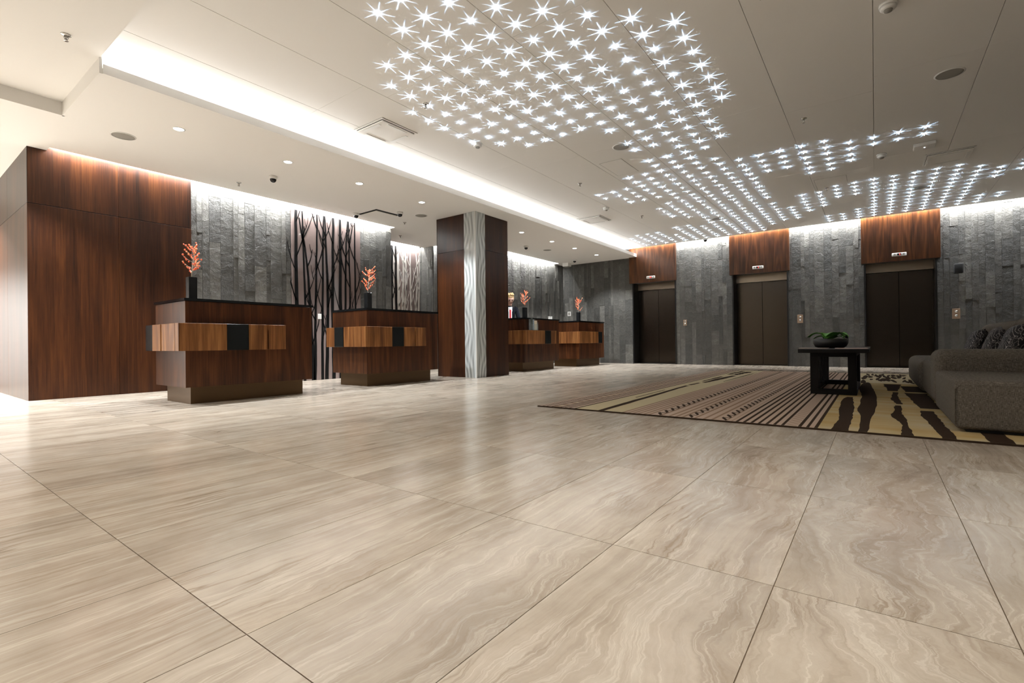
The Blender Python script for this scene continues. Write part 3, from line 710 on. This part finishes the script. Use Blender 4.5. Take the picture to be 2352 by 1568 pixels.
for k, (x, y) in enumerate(pts):
    if k < 296: 
        if x < 7.15 and y > 1.2: where = 'near cluster above the middle of the floor'
        elif y < .95 and x < 9.2: where = 'upper right rows, short of the wireless box'
        elif y < .95: where = 'rows in front of the right-hand lift doors'
        elif x < 9.6: where = 'middle rows, between near cluster and lift wall'
        else: where = 'far middle rows by the first two lifts'
        tag(put('led_point', led_me, None, (x, y, ZU)), 'star-like LED point in the ' + where, 'ceiling light', 'LED points in the ' + where)
    else:
        q = led_mb(x, y, ZU); o = len(rest.v); rest.v += q.v; rest.f += [[i+o for i in f] for f in q.f]; rest.mi += q.mi; rest.sm += q.sm
    lo = bpy.data.objects.new('led_beam', rr_.choice(lamps)); COL.objects.link(lo); lo.location = (x, y, ZU-.036)
    lo.rotation_euler = (math.pi, 0, rr_.choice((0, 1, 2, 3))*math.pi/2 + .2 + rr_.uniform(-.08, .08))
fo = rest.build('distant_led_points', [M['chrome'], M['led']]); fo['kind'] = 'stuff'
tag(fo, 'farthest rows of tiny LED points on the high ceiling by the lift wall', 'ceiling light')

# ------------------------------------------------------------------ rug
RX0, RX1, RY0, RY1, RZ = 4.04, 11.0, -2.6, 2.705, .011
yn = NT('rug_gold_wool'); yp = yn.pos(); yx = yn.xyz(yp)
yv = yn.noise(yn.comb(yn.math('MULTIPLY', yx[0], 4.5), yn.math('MULTIPLY', yx[1], 1.2), 0), 1, 4)
M['rug_gold'] = yn.set(Base_Color=yn.ramp(yv, [(.3, (.41, .28, .105)), (.5, (.45, .345, .175)), (.7, (.47, .395, .255))]), Roughness=.95, Specular_IOR_Level=.05)
M['rug_cream'] = plain('rug_cream_wool', (.50, .43, .28), .95, 0, Specular_IOR_Level=.05)
RM = [M['rug_beige'], M['rug_dark'], M['rug_tan'], M['rug_gold'], M['rug_cream']]
rug = MB(); rug.box(RX0, RX1, RY0, RY1, 0, RZ, 1)
lay = [0]
def flat(poly, mi, lv=1):
    z = RZ+.0005*lv; n = len(poly); a = sum(poly[i][0]*poly[(i+1) % n][1]-poly[(i+1) % n][0]*poly[i][1] for i in range(n))
    if a < 0: poly = poly[::-1]
    rug.add([(x, y, z) for x, y in poly], [list(range(n))], mi)
E0 = RX0+.012; E1 = RX1-.012
def band(y0, y1, mi, lv=1, x0=E0, x1=E1): flat([(x0, y0), (x1, y0), (x1, y1), (x0, y1)], mi, lv)
band(2.695, 2.275, 0); band(2.271, 1.806, 4); band(1.802, .336, 0); band(.334, RY0+.012, 3)
for y, w in ((2.649, .020), (2.601, .020), (2.543, .020), (2.443, .018), (2.394, .018), (2.346, .018), (2.284, .020)): band(y-w/2, y+w/2, 1, 2)
x = E0
while x < E1-.3:
    for k, mi in enumerate((2, 0, 2)):
        band(2.462, 2.528, 2 if k != 1 else 0, 2, x+.08*k, x+.08*k+.06)
    band(2.478, 2.512, 4, 3, x+.09, x+.13); x += .31
for y in (1.80, 1.749, 1.703, 1.656, 1.605, 1.560, 1.459, 1.386, 1.331, 1.278, 1.180, 1.109, 1.046): band(y-.011, y+.011, 2, 2)
def zigzag(y0, y1, mi, step, w):
    x = E0
    while x < E1-step*2:
        flat([(x, y0), (x+w, y0), (x+step+w, y1), (x+step, y1)], mi, 2)
        flat([(x+step, y1), (x+step+w*.5, y1), (x+step+w*.5+step*.15, y0), (x+step+step*.15, y0)], mi, 2); x += step*1.25
zigzag(1.468, 1.534, 1, .13, .06); zigzag(1.207, 1.268, 1, .13, .06); zigzag(.946, 1.006, 1, .13, .06)
for y0, y1 in ((1.47, 1.466), (.948, .936), (.905, .899)): band(y1, y0, 2, 2)
for y0, y1 in ((.854, .875), (.801, .823), (.750, .771), (.700, .719), (.647, .667), (.596, .616), (.544, .564), (.434, .456), (.386, .405), (.336, .356)): band(y0, y1, 1, 2)
zigzag(.462, .538, 2, .085, .016)
def trunk(prof, mi=1, jag=.012, seed=1, lv=2, n=28):
    """jagged dark trunk: prof lists (x, y_low, y_high)"""
    r = random.Random(seed); lo = []; hi = []; ja = jb = 0.0
    for k in range(n+1):
        ja = ja*.72+r.uniform(-jag, jag)*.5; jb = jb*.72+r.uniform(-jag, jag)*.5
        x = prof[0][0]+(prof[-1][0]-prof[0][0])*k/n
        for p, q in zip(prof[:-1], prof[1:]):
            if p[0] <= x <= q[0]+1e-6:
                f = (x-p[0])/(q[0]-p[0]); lo.append((x, p[1]+(q[1]-p[1])*f+ja)); hi.append((x, p[2]+(q[2]-p[2])*f+jb)); break
    for a, b, c, d in zip(lo[:-1], lo[1:], hi[1:], hi[:-1]): flat([a, b, c, d], mi, lv)
trunk([(E0, .158, .252), (4.3, .155, .248), (4.72, .150, .240), (5.25, .165, .275), (5.9, .175, .285), (6.2, .185, .275), (6.42, .20, .25)], seed=1)
trunk([(E0, .045, .096), (4.8, .03, .10), (5.3, .00, .135), (5.8, -.005, .13), (6.6, .0, .13), (7.2, .005, .15), (7.8, .03, .17), (8.5, .06, .14), (8.7, .08, .10)], seed=2)
trunk([(E0, -.19, -.128), (4.25, -.185, -.135), (4.6, -.19, -.15), (4.9, -.195, -.10), (5.2, -.175, -.11), (5.82, -.195, -.15)], seed=3, jag=.014)
trunk([(5.95, -.20, -.15), (6.4, -.195, -.12), (7.1, -.20, -.15), (7.25, -.21, -.15)], seed=4)
trunk([(7.4, -.21, -.12), (7.9, -.24, -.10), (8.5, -.27, -.08)], seed=5)
trunk([(E0, -.402, -.333), (4.3, -.40, -.33), (4.7, -.395, -.31), (5.2, -.395, -.295), (5.5, -.39, -.30)], seed=6)
trunk([(5.68, -.46, -.31), (6.2, -.46, -.29), (6.9, -.46, -.27), (7.2, -.46, -.26)], seed=7)
trunk([(7.35, -.5, -.28), (8.2, -.5, -.26)], seed=8)
trunk([(E0, -.655, -.545), (6.0, -.66, -.55)], seed=9)
band(2.0, 2.045, 1, 2, E0, E0+.02)
trunk([(E0, 1.985, 2.045), (5.0, 2.02, 2.085), (5.9, 2.055, 2.11), (6.5, 2.085, 2.14), (6.95, 2.09, 2.15)], seed=11, jag=.006)
trunk([(7.05, 2.10, 2.15), (7.5, 2.09, 2.13)], seed=12, jag=.006)
trunk([(7.55, 2.04, 2.09), (8.4, 1.99, 2.10), (9.3, 1.98, 2.06)], seed=13, jag=.008)
trunk([(5.2, 2.15, 2.165), (6.2, 2.17, 2.19)], seed=14, jag=.004); trunk([(7.8, 2.13, 2.17), (9.0, 2.12, 2.18)], seed=15, jag=.006)
trunk([(7.9, 1.86, 1.875), (9.6, 1.84, 1.875), (10.5, 1.86, 1.87)], seed=16, jag=.004); trunk([(9.5, 2.0, 2.12), (10.6, 1.95, 2.05)], seed=17, jag=.03); trunk([(9.6, 2.16, 2.22), (10.8, 2.12, 2.2)], seed=18, jag=.02)
band(.334, -.52, 4, 1.5, 8.6, E1)
rb = random.Random(31)
for k in range(64):                                            # bark-like blotches at the far end
    cx, cy = rb.uniform(8.6, 10.85), rb.uniform(-.48, .32); a = rb.uniform(-.5, .5); L_, w_ = rb.uniform(.25, .75), rb.uniform(.016, .045)
    poly = []
    for q in range(9):
        t = 2*math.pi*q/9; rad = rb.uniform(.6, 1.2); px, py = math.cos(t)*L_*rad*.6, math.sin(t)*w_*rad
        poly.append((cx+px, cy+py+px*a*.15))
    if all(8.5 < p[0] < E1 for p in poly): flat(poly, 1, 2.2+.02*k)
tag(rug.build('rug', RM), 'large patterned rug with brown stripes, zigzags and gold tree trunks in front of the lifts', 'rug')

# ------------------------------------------------------------------ coffee table and its things
tn = 'dark_stained_oak'; M['table'] = plain(tn, (.006, .005, .005), .5, 0, Specular_IOR_Level=.2)
tb = thing('coffee_table', 'long dark coffee table with open box-frame legs standing on the rug', 'table', (6.6, .17, RZ+.003))
B(-.25, 1.85, -.115, .535, .475, .517, .003).build('table_top', M['table'], tb)
for k, x in enumerate((0.0, 1.52)):
    f = MB(); f.box(x, x+.085, 0, .08, 0, .475, 0, .002); f.box(x, x+.085, .36, .44, 0, .475, 0, .002); f.box(x, x+.07, .07, .37, 0, .06, 0, .002); f.box(x, x+.07, .07, .37, .425, .475, 0, .002)
    f.build('leg_frame', M['table'], tb)
for y in (.0, .40):
    B(.07, 1.52, y, y+.04, .0, .05, .002).build('rail', M['table'], tb); B(.07, 1.52, y, y+.04, .43, .475, .002).build('rail', M['table'], tb)
for k in range(6): B(.30+.20*k, .34+.20*k, .405, .435, .05, .43, .002).build('slat', M['table'], tb)
TZ = RZ+.003+.517
bowl = thing('planter_bowl', 'dark round planter bowl of green leaves on the coffee table', 'planter', (7.25, .45, TZ))
MB().lathe([(.0005, 0), (.135, 0), (.165, .02), (.185, .06), (.19, .115), (.18, .115), (.165, .08), (.0005, .07)], 32).build('bowl', plain('dark_glazed_bowl', (.010, .011, .011), .45), bowl)
MB().lathe([(.0005, .085), (.168, .09)], 24).build('soil', plain('soil', (.02, .014, .01), .9), bowl)
lm = [plain('leaf_green', (.11, .34, .05), .5), plain('leaf_dark', (.012, .03, .012), .4)]
rl = random.Random(12)
for k in range(16):
    a = 2*math.pi*k/16*1.618*2+.3; ln = rl.uniform(.15, .235); wd = rl.uniform(.05, .075); b = MB(); vs = []; fs = []
    for i in range(6):
        t = i/5; r_ = .02+ln*t; h_ = .105+(.10 if k % 2 else .06)*math.sin(t*2.5)-.035*t; w_ = wd*math.sin(math.pi*min(1, .12+.88*t))+.002
        for sgn in (-1, 0, 1): vs.append((r_*math.cos(a)-sgn*w_*math.sin(a), r_*math.sin(a)+sgn*w_*math.cos(a), h_+(.014 if sgn else 0)))
    for i in range(5):
        o = 3*i; fs += [(o, o+1, o+4, o+3), (o+1, o+2, o+5, o+4)]
    b.add(vs, fs, 0, True).build('leaf', lm[0] if (math.cos(a-2.6) > -.1) else lm[1], bowl)
def magazine(label, loc, rz, col, w=.21, h=.29, t=.008):
    m_ = thing('magazine', label, 'magazine', loc, rz)
    B(-w/2, w/2, -h/2, h/2, 0, t, .001).build('pages', plain('paper_pages', (.55, .47, .42), .6), m_)
    B(-w/2-.001, w/2+.001, -h/2-.001, h/2+.001, t, t+.001).build('cover', plain('magazine_cover', col, .35), m_)
magazine('pale pink magazine lying at the right end of the coffee table', (6.62, .22, TZ), .1, (.62, .42, .36))
magazine('dark magazine lying at the left of the planter bowl', (6.95, .60, TZ), -.05, (.06, .05, .05))

# ------------------------------------------------------------------ sofa
fn_ = NT('woven_upholstery'); fp = fn_.obj(); fx = fn_.xyz(fp)
wf = fn_.noise(fn_.comb(fn_.math('MULTIPLY', fx[0], 60), fn_.math('MULTIPLY', fx[1], 60), fn_.math('MULTIPLY', fx[2], 600)), 1, 2, .6)
wg = fn_.noise(fn_.comb(fn_.math('MULTIPLY', fx[0], 420), fn_.math('MULTIPLY', fx[1], 420), fn_.math('MULTIPLY', fx[2], 40)), 1, 2, .6)
wv = fn_.math('ADD', fn_.math('MULTIPLY', wf, .55), fn_.math('MULTIPLY', wg, .45))
fn_.bump(wv, .35, .003)
M['sofa'] = fn_.set(Base_Color=fn_.ramp(wv, [(.34, (.036, .031, .026)), (.5, (.108, .094, .078)), (.66, (.225, .198, .165))]), Roughness=.95, Specular_IOR_Level=.08)
def soft(mb_args, r, parent, name, sag=.0):
    x0, x1, y0, y1, z0, z1 = mb_args
    o = MB().rbox(x0, x1, y0, y1, z0, z1, r, 5).build(name, M['sofa'], parent)
    return o
sofa = thing('sofa', 'large grey-brown woven modular sofa on the right edge of the rug', 'sofa', (4.37, -.42, RZ+.002))
SZ = .345
soft((0, 1.30, -2.4, 0, .02, SZ), .032, sofa, 'ottoman_seat')
MB().tube([(.002, -2.38, SZ-.030), (.002, -.030, SZ-.030), (.002, -.004, SZ-.06), (.002, -.004, .05)], .0035, 5).build('seam', M['sofa'], sofa)
B(.05, 1.2, -2.3, -.06, 0, .03).build('foot_base', M['shadow_gap'], sofa)
soft((1.24, 1.78, -2.4, .005, .02, .525), .085, sofa, 'low_backrest')
soft((1.74, 2.75, -.75, 0, .02, .405), .07, sofa, 'seat'); soft((2.74, 4.75, -.75, .04, .02, .385), .09, sofa, 'seat')
soft((2.83, 4.85, -1.10, -.73, .02, .815), .11, sofa, 'back_cushion'); soft((1.74, 2.81, -1.10, -.75, .02, .83), .06, sofa, 'back_cushion')
B(1.9, 4.6, -.85, -.05, 0, .03).build('foot_base', M['shadow_gap'], sofa)
pn = NT('marbled_cushion_cloth'); pp = pn.obj()
pw = pn.noise(pp, 9, 3, .5); rgs = pn.math('SINE', pn.math('MULTIPLY', pn.noise(pn.vec('ADD', pp, pn.comb(pn.math('MULTIPLY', pw, .25), 0, pn.math('MULTIPLY', pw, .3))), 8, 1, .4), 75))
M['cushion'] = pn.set(Base_Color=pn.ramp(rgs, [(.55, (.010, .009, .011)), (.78, (.05, .045, .045)), (.93, (.27, .245, .235))]), Roughness=.8)
def cushion(label, loc, rot):
    b = bmesh.new(); bmesh.ops.create_grid(b, x_segments=14, y_segments=14, size=1)
    vs = []; mb = MB(); n = 15; h = .175
    for side in (1, -1):
        vv = []
        for i in range(n):
            for j in range(n):
                u, v = 2*i/(n-1)-1, 2*j/(n-1)-1
                t = max(0, (1-u**4))**.5*max(0, (1-v**4))**.5
                pin = 1-.07*(1-abs(u*v))*(abs(u)**3+abs(v)**3)*.6
                vv.append((u*h*pin, side*.075*t, v*h*pin))
        fs = [(i*n+j, (i+1)*n+j, (i+1)*n+j+1, i*n+j+1) for i in range(n-1) for j in range(n-1)]
        if side > 0: fs = [f[::-1] for f in fs]
        mb.add(vv, fs, 0, True)
    b.free()
    o = mb.build('cushion', M['cushion'], None, loc); o.rotation_euler = rot
    bmx = bmesh.new(); bmx.from_mesh(o.data); bmesh.ops.remove_doubles(bmx, verts=bmx.verts, dist=.0004); bmx.to_mesh(o.data); bmx.free()
    return tag(o, label, 'cushion', 'black and silver scatter cushions on the sofa')
cushion('black and silver marbled cushion at the far end of the sofa, leftmost of the three', (8.62, -1.035, .572), (.36, .1, .12))
cushion('black and silver marbled cushion in the middle of the three on the sofa', (7.32, -1.03, .580), (.36, -.12, -.06))
cushion('black and silver marbled cushion cut by the picture edge, nearest on the sofa', (6.42, -1.03, .588), (.36, .10, .06))

# ------------------------------------------------------------------ clerk behind desk three
PX, PY = 9.765, 7.37
skin = plain('skin', (.55, .33, .25), .5); suit = plain('dark_suit', (.008, .009, .013), .9, 0, Specular_IOR_Level=.1); hair_m = plain('blond_hair', (.45, .30, .14), .6)
shirt = plain('white_shirt', (.7, .7, .72), .7); tie_m = plain('red_tie', (.50, .03, .04), .5)
clerk = thing('person', 'clerk in dark suit, red tie and glasses looking down at the desk by the pillar', 'person', (PX, PY, 0), math.radians(230))
# faces local +x; the head is bent forward over the desk
def skinned(name, joints, bones, root, mat, parent, lev=2):
    me = bpy.data.meshes.new(name); me.from_pydata([j[0] for j in joints], bones, [])
    o = put(name, me, parent); md = o.modifiers.new('skin', 'SKIN'); md.use_smooth_shade = True
    for i, j in enumerate(joints):
        r = j[1]; r = r if hasattr(r, '__len__') else (r, r); me.skin_vertices[0].data[i].radius = r; me.skin_vertices[0].data[i].use_root = (i == root)
    sb = o.modifiers.new('sub', 'SUBSURF'); sb.levels = lev; sb.render_levels = lev
    me.materials.append(mat); return o
J = [((0, 0, .98), (.14, .17)), ((.0, 0, 1.15), (.125, .155)), ((.02, 0, 1.32), (.12, .175)), ((.05, 0, 1.46), (.09, .15)), ((.075, 0, 1.535), (.052, .056)), ((.10, 0, 1.60), (.05, .05))]
Bn = [(0, 1), (1, 2), (2, 3), (3, 4), (4, 5)]
for s in (-1, 1):
    k = len(J); J += [((.05, .19*s, 1.45), .066), ((.12, .235*s, 1.20), .052), ((.33, .17*s, 1.06), .042), ((.40, .14*s, 1.07), .036)]
    Bn += [(3, k), (k, k+1), (k+1, k+2), (k+2, k+3)]
    k = len(J); J += [((0, .10*s, .88), .105), ((.01, .115*s, .49), .068), ((-.01, .12*s, .10), .048), ((.10, .135*s, .045), .04)]
    Bn += [(0, k), (k, k+1), (k+1, k+2), (k+2, k+3)]
try:
    skinned('body', J, Bn, 0, suit, clerk)
except Exception as ex: print('skin failed', ex)
hd = MB()
hd.ball((0, 0, 0), 1, 20, 16, 0, (.098, .076, .125))
vs = []
for (x, y, z) in hd.v:
    if z < -.02: k = 1-.28*min(1, (-.02-z)/.10); y *= k; x = x*(1-.10*min(1, (-.02-z)/.1))+.008*min(1, (-.02-z)/.1)
    if x > .06 and abs(y) < .018 and -.045 < z < .015: x += .016*(1-abs(y)/.018)
    vs.append((x, y, z))
hd.v = vs
hd.tube([(.0, 0, -.06), (-.02, 0, -.17)], [.052, .055], 12)
for s in (-1, 1): hd.ball((-.005, .077*s, -.01), .026, 8, 6, 0, (.6, .35, 1.1))
hmat = (.155, 0, 1.715)
head = hd.build('head', skin, clerk, hmat); head.rotation_euler = (0, math.radians(26), 0); head.scale = (1.12, 1.12, 1.12)
hr = MB(); hr.ball((-.012, 0, .022), 1, 18, 14, 0, (.106, .086, .120))
hr.v = [(x, y, z) if not (x > .03 and z < .055) else (x*.72, y*.93, z) for (x, y, z) in hr.v]
hr.v = [(x, y, max(z, -.07 if x < -.02 else -.01)) for x, y, z in hr.v]
for k in range(10): hr.ball((.05-.01*k, .05*math.sin(k*2.1), .118+.012*math.cos(k)), .028, 6, 5)
ho = hr.build('hair', hair_m, clerk, hmat); ho.rotation_euler = (0, math.radians(26), 0); ho.scale = (1.12, 1.12, 1.12)
gl = MB()
for s in (-1, 1):
    gl.box(.092, .098, .034*s-.026, .034*s+.026, -.002, .002); gl.box(.092, .098, .034*s-.026, .034*s+.026, .030, .034)
    gl.box(.092, .098, .034*s-.028, .034*s-.024, 0, .032); gl.box(.092, .098, .034*s+.024, .034*s+.028, 0, .032); gl.box(.0, .095, .078*s-.002, .078*s+.002, .024, .029)
    gl.ball((.086, .034*s, .016), .011, 8, 6)
gl.box(.090, .094, -.022, .022, -.064, -.059)
go = gl.build('glasses', M['dome'], clerk, hmat); go.rotation_euler = (0, math.radians(26), 0); go.scale = (1.12, 1.12, 1.12)
sh = MB(); sh.prism([(.135, -.055), (.165, 0), (.135, .055), (.09, .07), (.09, -.07)], 1.42, 1.53); sh.prism([(.150, -.045), (.158, .0), (.150, .045)], 1.20, 1.45); sh.build('shirt', shirt, clerk)
MB().prism([(.162, -.022), (.174, 0), (.162, .022)], 1.16, 1.46).build('tie', tie_m, clerk)
def hand(s):
    b = MB(); b.ball((0, 0, 0), 1, 10, 8, 0, (.045, .038, .016))
    for k, (yy, ln) in enumerate(((-.028, .062), (-.010, .072), (.010, .068), (.027, .055))):
        b.tube([(.03, yy, .002), (.03+ln*.55, yy, .004), (.03+ln, yy, -.012)], [.009, .0085, .007], 6)
    b.tube([(-.005, -.034*s, 0), (.025, -.056*s, -.002), (.05, -.055*s, -.010)], [.011, .010, .008], 6)
    b.build('hand', skin, clerk, (.435, .135*s, 1.065))
for s in (-1, 1): hand(s)
